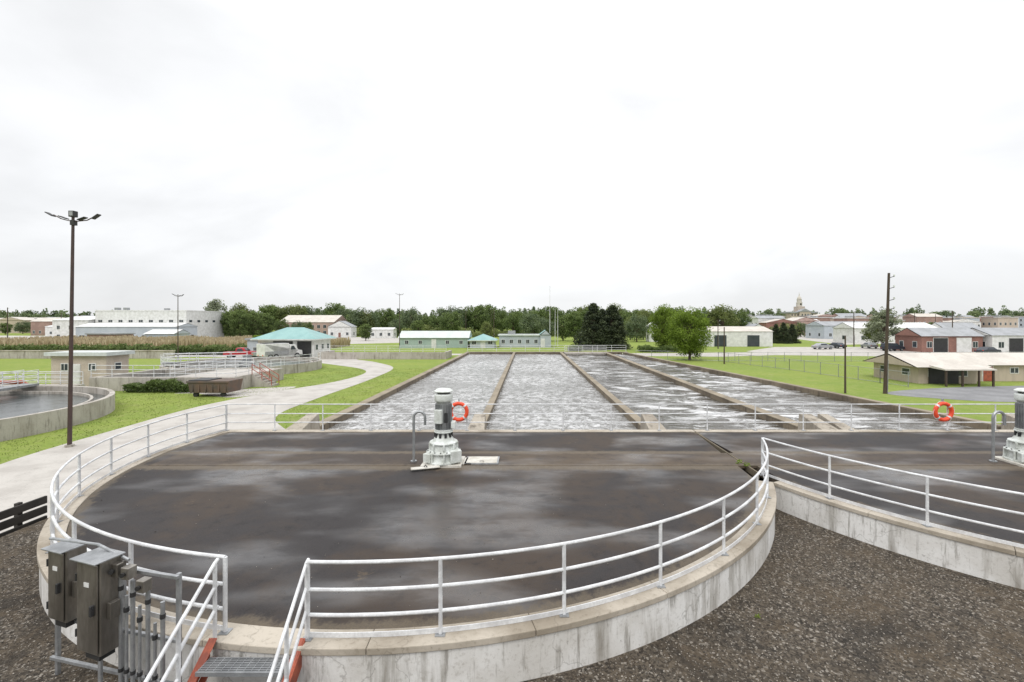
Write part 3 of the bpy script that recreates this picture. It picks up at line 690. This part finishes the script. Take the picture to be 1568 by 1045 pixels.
W.box(cx-17,cx+17,cy-10,cy+14,0,19); t.part('roof','groof').prism([(cx-18,cy-11),(cx+18,cy-11),(cx+18,cy+15),(cx-18,cy+15)],19.002,21)
W.box(cx-7,cx+7,cy-13,cy-10.01,0,21); t.part('pediment','groof').add([(cx-8,cy-13.5,21.01),(cx+8,cy-13.5,21.01),(cx,cy-13.5,25),(cx-8,cy-5,21.01),(cx+8,cy-5,21.01),(cx,cy-5,25)],[(0,1,2),(5,4,3),(0,2,5,3),(1,4,5,2)])
W.box(cx-4.5,cx+4.5,cy-5,cy+5,21.01,28); t.part('tower','tanroof',True).lathe(cx,cy,[(3.6,28.01),(3.6,33),(4.0,33.2),(3.0,33.6),(2.8,37),(3.2,37.3)],16)
t.part('dome','tanroof',True).lathe(cx,cy,[(2.8,37.3),(2.5,39.2),(1.7,40.8),(.9,41.6),(.6,42),(.6,43.5),(.3,44.2),(.1,47)],16)
t.part('clock_face','dark').obox((cx,cy-3.75,31),(2.0,.1,2.0))
g=t.part('windows','glass')
for r_ in range(4):
    for c_ in range(9):
        x=cx-15.2+c_*3.8
        yy=cy-13 if abs(x-cx)<6.2 else cy-10
        g.box(x-.7,x+.7,yy-.06,yy,3+r_*4.2,5.4+r_*4.2)
t.done()

# ------------------------------------------------------------ poles
def tilt(x,y,z,a,b_,c,ang):
    ca,sa=math.cos(ang),math.sin(ang); vs=[]
    for sx,sy,sz in [(-1,-1,-1),(1,-1,-1),(1,1,-1),(-1,1,-1),(-1,-1,1),(1,-1,1),(1,1,1),(-1,1,1)]:
        u,w=sx*a,sz*c; vs.append((x+u*ca+w*sa,y+sy*b_,z-u*sa+w*ca))
    return vs,[(3,2,1,0),(4,5,6,7),(0,1,5,4),(1,2,6,5),(2,3,7,6),(3,0,4,7)]
def lamp(x,y,h,big=True,mat='pole'):
    t=Thing('street_lamp',(x,y,0)); p=t.part('pole',mat,True)
    lean=.18 if big else 0
    p.tube([(x,y,0),(x+lean*.5,y,h*.5),(x+lean,y,h)],[.095,.08,.06],10) if big else p.tube([(x,y,0),(x,y,h)],[.09,.05],8)
    t.part('footing','conc').lathe(x,y,[(.2,0),(.2,.12)],12)
    x+=lean
    a=t.part('cross_arm',mat,True); w=1.15 if big else .8
    a.tube([(x-w*.85,y,h-.02),(x-.6,y,h-.22),(x-.3,y,h-.30),(x,y,h-.36),(x+.3,y,h-.34),(x+.7,y,h-.30),(x+w*.85,y,h-.16)],.026,6)
    f=t.part('flood_heads','dark',bevel=.01)
    for s,z,an in ((-1,h+.0,.5),(-.42,h-.16,.35),(.40,h-.22,-.35),(1,h-.12,-.6)):
        f.add(*tilt(x+s*w,y,z,.20,.11,.024,an))
    if big: t.part('camera_box','dark',bevel=.01).box(x-.13,x+.13,y-.12,y+.12,h-.14,h+.16); t.part('camera_face','groof').box(x-.09,x+.09,y-.126,y-.12,h-.09,h+.12); t.part('ballast_box','dark').box(x-.07,x+.12,y-.1,y+.1,h-.55,h-.30)
    t.done()
lamp(-22.95,22.8,11.65)
lamp(-58.4,76,11,False,'wood'); lamp(-30.4,108,13.2,False,'wood'); lamp(-17,125,9.5,False,'wood'); lamp(-12,150,11,False,'wood')
def flag(x,y,h):
    t=Thing('flagpole',(x,y,0)); t.part('pole','white',True).tube([(x,y,0),(x,y,h)],[.09,.04],8); t.part('finial','galv',True).lathe(x,y,[(.02,h-.05),(.11,h+.06),(.02,h+.17)],8); t.done()
flag(6.0,123,16); flag(7.3,121,9.8); flag(8.0,121,9.8)
def upole(x,y,h,r=.15,arms=True,lean=0):
    t=Thing('utility_pole',(x,y,0)); t.part('pole','wood',True).tube([(x,y,0),(x+lean,y,h)],[r,r*.65],10)
    if arms:
        a=t.part('brackets','dark',True); X=x+lean
        for z in (h-.3,h-1.25,h-2.3,h-3.1): a.tube([(X-.02,y-.05,z-.12),(X+.42,y-.05,z)],.03,6); t.part('insulators','offw',True).lathe(X+.42,y-.05,[(.05,z),(.08,z+.05),(.05,z+.1),(.07,z+.15),(.02,z+.2)],8)
        t.part('conduit','galv',True).tube([(x+.17,y-.08,0),(x+.15+lean*.2,y-.08,3)],.035,6)
    t.done()
upole(31.4,40,10.6,.15,True,.35); upole(28.05,40.2,5.1,.09,False); upole(29.8,69,5.6,.11,False); upole(46,110,7,.12,True); upole(86,120,9,.14,True); upole(112,120,9.5,.14,True); upole(-12.5,168,11,.16,True); upole(-26,170,10,.16,True)
for i,(x,y) in enumerate(((130,170),(170,200),(215,240),(260,280),(-160,140),(-205,200),(-240,210))): upole(x,y,11,.16,True)

t=Thing('chain_link_fence',(33,60,0)); p=t.part('posts','galv',True); w=t.part('mesh_wires','galv')
fp=[(18.8,79),(31,74),(34.5,60),(36.4,47),(36.8,44)]
fp2=[(31,74),(60,73),(100,78)]
for path in (fp,fp2):
    for a,b_ in zip(path,path[1:]):
        Ln=math.dist(a,b_); n=max(1,round(Ln/2.6))
        for i in range(n+1):
            x=a[0]+(b_[0]-a[0])*i/n; y=a[1]+(b_[1]-a[1])*i/n; p.tube([(x,y,0),(x,y,1.5)],.035,6)
        for z in (1.45,.1): p.tube([(*a,z),(*b_,z)],.022,5)
        m_=int(Ln/.35)
        for i in range(m_):
            for s in (0,1):
                u0,u1=(i/m_,min(1,(i+3)/m_)); 
                if s: u0,u1=u1,u0
                w.tube([(a[0]+(b_[0]-a[0])*u0,a[1]+(b_[1]-a[1])*u0,.1),(a[0]+(b_[0]-a[0])*u1,a[1]+(b_[1]-a[1])*u1,1.45)],.004,3)
t.done()

# ------------------------------------------------------------ vehicles
def vehicle(name,x,y,yaw,paint,kind='sedan'):
    t=Thing(name,(0,0,0))
    prof={'sedan':[(-2.2,.35),(-2.25,.75),(-2.1,.95),(-1.6,1.0),(-1.0,1.42),(.35,1.45),(1.05,1.0),(2.0,.88),(2.2,.65),(2.2,.35)],
          'suv':[(-2.3,.4),(-2.35,1.0),(-2.2,1.7),(-1.9,1.78),(.3,1.75),(1.0,1.15),(2.1,1.05),(2.3,.8),(2.3,.4)],
          'pickup':[(-2.7,.5),(-2.7,1.1),(-.75,1.1),(-.6,1.8),(.55,1.8),(1.15,1.2),(2.5,1.1),(2.65,.85),(2.65,.5)],
          'truck':[(-3.4,.6),(-3.4,2.7),(1.0,2.7),(1.0,.9),(1.1,2.4),(2.2,2.4),(2.75,1.5),(3.5,1.35),(3.6,.6)]}[kind]
    hw=.9 if kind!='truck' else 1.15; b_=t.part('body',paint,bevel=.05); n=len(prof); top=max(z for _,z in prof)
    vs=[]
    for s in (-1,1):
        for X,Z in prof: vs.append((X,s*hw*(1-.16*max(0,(Z-1.0)/(top-1.0+1e-6)) if kind!='truck' else 1),Z))
    b_.add(vs,[tuple(range(n)),tuple(range(n,2*n))[::-1]]+[(i,(i+1)%n,n+(i+1)%n,n+i) for i in range(n)])
    gl=t.part('windows','glass')
    wx={'sedan':(-1.15,.65),'suv':(-2.0,.45),'pickup':(-.5,.7),'truck':(1.25,2.3)}[kind]; zb={'sedan':1.02,'suv':1.15,'pickup':1.2,'truck':1.55}[kind]; zt=top-.12 if kind!='truck' else 2.2
    for s in (-1,1):
        gl.add([(wx[0],s*hw*1.005,zb),(wx[1],s*hw*1.005,zb),(wx[1]-.4,s*hw*.90 if kind!='truck' else s*hw*1.005,zt),(wx[0]+.15,s*hw*.90 if kind!='truck' else s*hw*1.005,zt)],[(0,1,2,3)])
    ws={'sedan':((.45,1.38),(1.0,1.05)),'suv':((.4,1.68),(.97,1.2)),'pickup':((.65,1.72),(1.12,1.26)),'truck':((2.27,2.3),(2.72,1.58))}[kind]
    o=.03; gl.add([(ws[0][0]+o,-hw*.78,ws[0][1]+o),(ws[0][0]+o,hw*.78,ws[0][1]+o),(ws[1][0]+o,hw*.86,ws[1][1]+o),(ws[1][0]+o,-hw*.86,ws[1][1]+o)],[(0,1,2,3)])
    for X in {'sedan':(-1.35,1.35),'suv':(-1.4,1.4),'pickup':(-1.7,1.65),'truck':(-2.4,-1.4,2.5)}[kind]:
        r=.33 if kind!='truck' else .48
        for s in (-1,1):
            t.part('wheels','tyre',True).tube([(X,s*(hw-.2),r),(X,s*(hw+.03),r)],r,16); t.part('hubs','galv',True).tube([(X,s*(hw+.03),r),(X,s*(hw+.045),r)],r*.55,12)
    if kind=='truck':
        t.part('tool_lockers','galv').box(-3.3,.9,-hw-.03,-hw+.02,.75,1.4); t.part('ladder_rack','dark').box(-3.2,.8,-.5,.5,2.75,2.85)
    for s in (-.65,.65):
        xm=prof[-1][0]; t.part('headlights','white').box(xm-.08,xm+.03,s-.15,s+.15,.62,.78)
        xn=prof[0][0]; t.part('tail_lights','orange').box(xn-.03,xn+.05,s-.12,s+.12,.7,.85)
    e=t.done(yaw); e.location=(x,y,.0)
vehicle('pickup_truck',-51.2,81.5,R(8),'redp','pickup'); vehicle('utility_truck',-43.2,79.3,R(62),'white','truck'); vehicle('utility_truck',-46.5,81.5,R(75),'silver','pickup')
for i,(x,y,a,c_,kd) in enumerate(((81,101,10,'navy','suv'),(84,112,80,'silver','sedan'),(70,108,5,'silver','sedan'),(76,112,95,'navy','sedan'),(92,91,12,'navy','sedan'),(109,92,-5,'silver','suv'))):
    vehicle('parked_car',x,y,R(a),c_,kd)
for i in range(10):
    k2=random.Random(i); vehicle('parked_car',-205+i*9,150+k2.uniform(-8,-2),R(k2.uniform(0,180)),k2.choice(('white','silver','navy','redp')),k2.choice(('sedan','suv')))
for i in range(10):
    k2=random.Random(i+50); vehicle('parked_car',120+i*13,165+i*7+k2.uniform(-6,6),R(k2.uniform(0,180)),k2.choice(('white','silver','navy','redp')),k2.choice(('sedan','suv')))

# ------------------------------------------------------------ trees
def crown_tree(name,seed,h=10,cr=3.6,nc=60,lp=90,leaf=.32,mat='leaf',shape='round',base=.22):
    rg=np.random.default_rng(seed); p=Part(None,True,0)
    P=[];T=[]; cents=[]
    for i in range(nc):
        if shape=='round':
            d=rg.normal(size=3); d/=np.linalg.norm(d); rad=rg.uniform(.35,1)**.6
            zc=h*(base+1)/2; c=np.array([d[0]*cr*rad*.85,d[1]*cr*rad*.85,zc+d[2]*h*(1-base)/2*rad*.85])
            s=cr*rg.uniform(.18,.34)
        else:
            u=rg.random()**1.3; z=h*(base+(.97-base)*u); rr=cr*(1-u)**.75*rg.uniform(.5,1); a=rg.uniform(0,6.28); c=np.array([rr*math.cos(a),rr*math.sin(a),z]); s=cr*(.14+.16*(1-u))
        cents.append(c); q=rg.normal(size=(lp,3)); q/=np.linalg.norm(q,axis=1)[:,None]; q*=(rg.random((lp,1))**.45)*s*np.array([1.1,1.1,.8])
        pt=c+q; pt[:,2]=np.maximum(pt[:,2],.1)
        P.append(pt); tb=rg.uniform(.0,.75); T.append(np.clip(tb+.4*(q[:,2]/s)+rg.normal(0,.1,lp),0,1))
    P=np.concatenate(P);T=np.concatenate(T)
    V,F=leaf_quads(P,leaf,rg)
    p.tube([(0,0,-.1),(.03*h*rg.normal()*.3,0,h*.25),(.02*h*rg.normal(),.02*h*rg.normal(),h*.55),(0,0,h*.85)],[h*.028,h*.021,h*.013,h*.004],8)
    for c in cents[::3]:
        z0=max(h*.12,c[2]*rg.uniform(.45,.75)); m_=(c[0]*.5,c[1]*.5,(z0+c[2])/2+.02*h); p.tube([(0,0,z0),m_,tuple(c)],[h*.010,h*.006,h*.002],5)
    tf=[f for f in p.f if len(f)==4]; nv=len(V); V=np.concatenate([V,np.array(p.v)]); F2=np.concatenate([F,np.array(tf)+nv]); mi=np.concatenate([np.zeros(len(F)),np.ones(len(tf))]); T=np.concatenate([T,np.zeros(len(tf))])
    return mesh_fast(name,V,F2,[M[mat],M['bark']],T,mi)
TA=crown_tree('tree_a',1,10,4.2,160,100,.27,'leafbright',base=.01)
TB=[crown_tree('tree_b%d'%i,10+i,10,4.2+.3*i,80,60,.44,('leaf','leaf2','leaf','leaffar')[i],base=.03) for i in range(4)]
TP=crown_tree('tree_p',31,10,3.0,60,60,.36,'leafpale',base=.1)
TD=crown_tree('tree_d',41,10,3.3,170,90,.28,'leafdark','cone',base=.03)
def tree(me,name,px,Y,hh,wide=1,rz=None):
    X=(px-808)/697*Y; rz=random.uniform(0,6.28) if rz is None else rz
    return link(name,me,(X,Y,0),(hh/10*wide,hh/10*wide,hh/10),rz)
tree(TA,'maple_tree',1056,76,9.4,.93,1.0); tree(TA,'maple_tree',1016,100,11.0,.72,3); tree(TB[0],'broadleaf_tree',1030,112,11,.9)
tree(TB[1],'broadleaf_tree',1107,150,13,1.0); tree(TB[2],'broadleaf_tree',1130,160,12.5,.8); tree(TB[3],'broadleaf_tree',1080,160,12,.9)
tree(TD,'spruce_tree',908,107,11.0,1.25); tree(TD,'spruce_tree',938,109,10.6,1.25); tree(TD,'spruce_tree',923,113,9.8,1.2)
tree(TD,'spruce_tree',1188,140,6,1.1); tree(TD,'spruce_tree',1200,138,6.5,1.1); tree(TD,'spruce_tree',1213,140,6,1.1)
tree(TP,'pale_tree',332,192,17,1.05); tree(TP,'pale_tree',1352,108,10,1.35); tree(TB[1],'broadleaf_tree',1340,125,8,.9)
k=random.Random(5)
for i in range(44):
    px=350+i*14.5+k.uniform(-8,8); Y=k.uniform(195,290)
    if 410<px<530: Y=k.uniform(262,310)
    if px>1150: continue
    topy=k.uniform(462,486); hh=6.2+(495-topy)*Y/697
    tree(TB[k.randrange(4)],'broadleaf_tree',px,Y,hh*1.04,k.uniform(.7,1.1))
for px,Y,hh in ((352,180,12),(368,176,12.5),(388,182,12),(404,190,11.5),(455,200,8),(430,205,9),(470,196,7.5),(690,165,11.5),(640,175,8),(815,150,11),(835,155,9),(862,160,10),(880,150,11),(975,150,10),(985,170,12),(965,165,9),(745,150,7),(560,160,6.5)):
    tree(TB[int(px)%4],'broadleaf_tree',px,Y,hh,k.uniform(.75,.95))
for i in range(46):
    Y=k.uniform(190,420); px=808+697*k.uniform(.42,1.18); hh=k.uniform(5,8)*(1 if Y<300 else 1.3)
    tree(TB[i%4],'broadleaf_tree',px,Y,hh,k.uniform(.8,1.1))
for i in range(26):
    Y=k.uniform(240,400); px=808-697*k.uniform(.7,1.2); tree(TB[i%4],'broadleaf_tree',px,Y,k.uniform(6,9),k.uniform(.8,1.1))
def distant():
    Ps=[];Ts=[]
    rg=np.random.default_rng(77)
    for row,(Y0,hm,sp) in enumerate(((430,15.5,8),(500,19,8),(580,22,8.5),(680,25.5,9))):
        for x in np.arange(-1.25*Y0,1.25*Y0,sp):
            u=x/Y0; Y=Y0+rg.uniform(-25,25)
            if row==0 and u>.42: continue
            if row<3 and abs(x/Y-358/600)<.032: continue
            h=hm*(rg.uniform(.76,1.15)+.10*math.sin(x*.021+row)+.05*math.sin(x*.07)); 
            if u<-.6: h*=.84
            cr=rg.uniform(4,6.5); nl=300
            cc=rg.normal(size=(9,3)); cc/=np.linalg.norm(cc,axis=1)[:,None]; cc*=np.array([cr*.6,cr*.6,h*.30]); cc+=np.array([x,Y,h*.62])
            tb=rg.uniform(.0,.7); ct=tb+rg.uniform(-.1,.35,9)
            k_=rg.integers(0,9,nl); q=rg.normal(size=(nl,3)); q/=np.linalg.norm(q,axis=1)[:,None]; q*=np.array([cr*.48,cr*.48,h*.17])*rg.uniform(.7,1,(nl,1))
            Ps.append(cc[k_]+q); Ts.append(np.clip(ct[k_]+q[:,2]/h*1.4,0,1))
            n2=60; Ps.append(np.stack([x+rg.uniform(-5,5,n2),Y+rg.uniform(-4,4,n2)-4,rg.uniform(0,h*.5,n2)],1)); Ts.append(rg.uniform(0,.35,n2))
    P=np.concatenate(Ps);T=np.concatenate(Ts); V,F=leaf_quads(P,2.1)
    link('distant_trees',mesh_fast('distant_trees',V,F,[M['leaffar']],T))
distant()
def hedge(name,x0,x1,y0,y1,h,n,leaf,mat='leaf'):
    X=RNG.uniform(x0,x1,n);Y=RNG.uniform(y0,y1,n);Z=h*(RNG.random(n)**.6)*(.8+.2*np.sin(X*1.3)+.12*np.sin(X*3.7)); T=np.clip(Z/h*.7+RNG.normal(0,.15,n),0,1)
    V,F=leaf_quads(np.stack([X,Y,Z],1),leaf); link(name,mesh_fast(name,V,F,[M[mat]],T))
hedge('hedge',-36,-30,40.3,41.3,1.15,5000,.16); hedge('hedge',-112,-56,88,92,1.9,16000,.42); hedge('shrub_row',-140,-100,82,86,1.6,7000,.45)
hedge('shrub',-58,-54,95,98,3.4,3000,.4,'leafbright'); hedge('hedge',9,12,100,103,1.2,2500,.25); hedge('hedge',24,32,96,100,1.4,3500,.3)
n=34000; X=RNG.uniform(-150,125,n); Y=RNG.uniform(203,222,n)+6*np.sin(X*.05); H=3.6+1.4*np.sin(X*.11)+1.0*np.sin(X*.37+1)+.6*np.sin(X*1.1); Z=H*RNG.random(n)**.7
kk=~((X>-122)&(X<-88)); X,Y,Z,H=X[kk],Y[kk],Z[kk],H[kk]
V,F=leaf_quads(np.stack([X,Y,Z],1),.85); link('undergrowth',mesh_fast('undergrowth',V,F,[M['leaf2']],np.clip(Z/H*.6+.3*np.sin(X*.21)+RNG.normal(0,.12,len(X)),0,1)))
n=16000; X=RNG.uniform(-125,-48,n);Y=RNG.uniform(100,124,n); H=RNG.uniform(1.6,2.7,n)+.3*np.sin(X*.4)
w=.10; lx=RNG.normal(0,.25,n); th=RNG.uniform(0,3.14,n); dx,dy=w*np.cos(th),w*np.sin(th)
V=np.stack([np.stack([X-dx,Y-dy,0*X],1),np.stack([X+dx,Y+dy,0*X],1),np.stack([X+dx+lx,Y+dy,H],1),np.stack([X-dx+lx,Y-dy,H],1)],1).reshape(-1,3)
link('reeds',mesh_fast('reeds',V,np.arange(4*n).reshape(n,4),[M['reed']],RNG.random(n)))
def inpoly(X,Y,poly):
    ins=np.zeros(len(X),bool); j=len(poly)-1
    for i in range(len(poly)):
        xi,yi=poly[i];xj,yj=poly[j]
        c=((yi>Y)!=(yj>Y))&(X<(xj-xi)*(Y-yi)/((yj-yi) if yj!=yi else 1e-9)+xi); ins^=c; j=i
    return ins
n=80000; X=RNG.uniform(-55,-10.4,n);Y=RNG.uniform(14,62,n)
k_=(~inpoly(X,Y,road))&(np.hypot(X+38,Y-26)>10.8)&(np.hypot(X+37,Y-60)>9.1)&(np.hypot(X-CX1,Y-CY)>RO+.1)&~((Y>41.3)&(Y<50.2)&(X<-26))&~((X>-12.6)&(Y<15))&~((X>-28.6)&(X<-24.8)&(Y>37.8)&(Y<40.2))&(RNG.random(n)<.35+.65*(np.sin(X*1.7+np.sin(Y))*np.sin(Y*1.3)>.0))
X=X[k_];Y=Y[k_];n=len(X); H=RNG.uniform(.02,.06,n); th=RNG.uniform(0,3.14,n); dx,dy=.022*np.cos(th),.022*np.sin(th); lx=RNG.normal(0,.03,n)
V=np.stack([np.stack([X-dx,Y-dy,0*X],1),np.stack([X+dx,Y+dy,0*X],1),np.stack([X+dx*.2+lx,Y+dy,H],1),np.stack([X-dx*.2+lx,Y-dy,H],1)],1).reshape(-1,3)
link('grass_tufts',mesh_fast('grass_tufts',V,np.arange(4*n).reshape(n,4),[M['blade']],RNG.random(n)))

# ------------------------------------------------------------ world
wd=bpy.data.worlds.new('World'); S.world=wd; wd.use_nodes=True; nt=wd.node_tree; nt.nodes.clear()
out=nt.nodes.new('ShaderNodeOutputWorld'); bg=nt.nodes.new('ShaderNodeBackground'); nt.links.new(bg.outputs[0],out.inputs[0]); bg.inputs[1].default_value=.1
sky=nt.nodes.new('ShaderNodeTexSky'); sky.sky_type='NISHITA'; sky.sun_disc=False; sky.sun_elevation=R(52); sky.sun_rotation=R(200)
tcd=nt.nodes.new('ShaderNodeTexCoord'); sep=nt.nodes.new('ShaderNodeSeparateXYZ'); nt.links.new(tcd.outputs['Generated'],sep.inputs[0])
mp=nt.nodes.new('ShaderNodeMapping'); mp.inputs['Scale'].default_value=(1,1,2.2); nt.links.new(tcd.outputs['Generated'],mp.inputs[0])
el=rng(nt,sep.outputs[2],.45,1.0,10.7,23)       # overcast: brighter toward the zenith
cl=rng(nt,noise(nt,mp.outputs[0],1.6,7,.5,.4),.35,.65,-1.25,.9)
left=rng(nt,sep.outputs[0],-.8,-.1,-.7,0)
low=rng(nt,sep.outputs[2],.0,.16,-.8,0)
lum=math_(nt,'ADD',math_(nt,'ADD',math_(nt,'ADD',el,cl),left),low)
cc=nt.nodes.new('ShaderNodeCombineColor')
nt.links.new(math_(nt,'MULTIPLY',lum,.985),cc.inputs[0]); nt.links.new(math_(nt,'MULTIPLY',lum,.995),cc.inputs[1]); nt.links.new(math_(nt,'MULTIPLY',lum,1.01),cc.inputs[2])
nt.links.new(mix(nt,.95,sky.outputs[0],cc.outputs[0]),bg.inputs[0])
sl=bpy.data.lights.new('sun','SUN'); sl.energy=1.3; sl.angle=R(25); sl.color=(1,.97,.93); so=bpy.data.objects.new('sun',sl); S.collection.objects.link(so)
so.rotation_euler=(R(90-52),0,R(180-200)); so.location=(0,0,50)

# ------------------------------------------------------------ camera
cam=bpy.data.cameras.new('camera'); co=bpy.data.objects.new('camera',cam); S.collection.objects.link(co)
cam.lens=16; cam.sensor_width=36; cam.shift_x=-.0153; cam.shift_y=-.0175; cam.clip_end=6000; cam.clip_start=.1
co.location=(0,0,6.2); co.rotation_euler=(R(90),0,0); S.camera=co
S.view_settings.view_transform='Standard'; S.view_settings.look='None'; S.view_settings.exposure=0
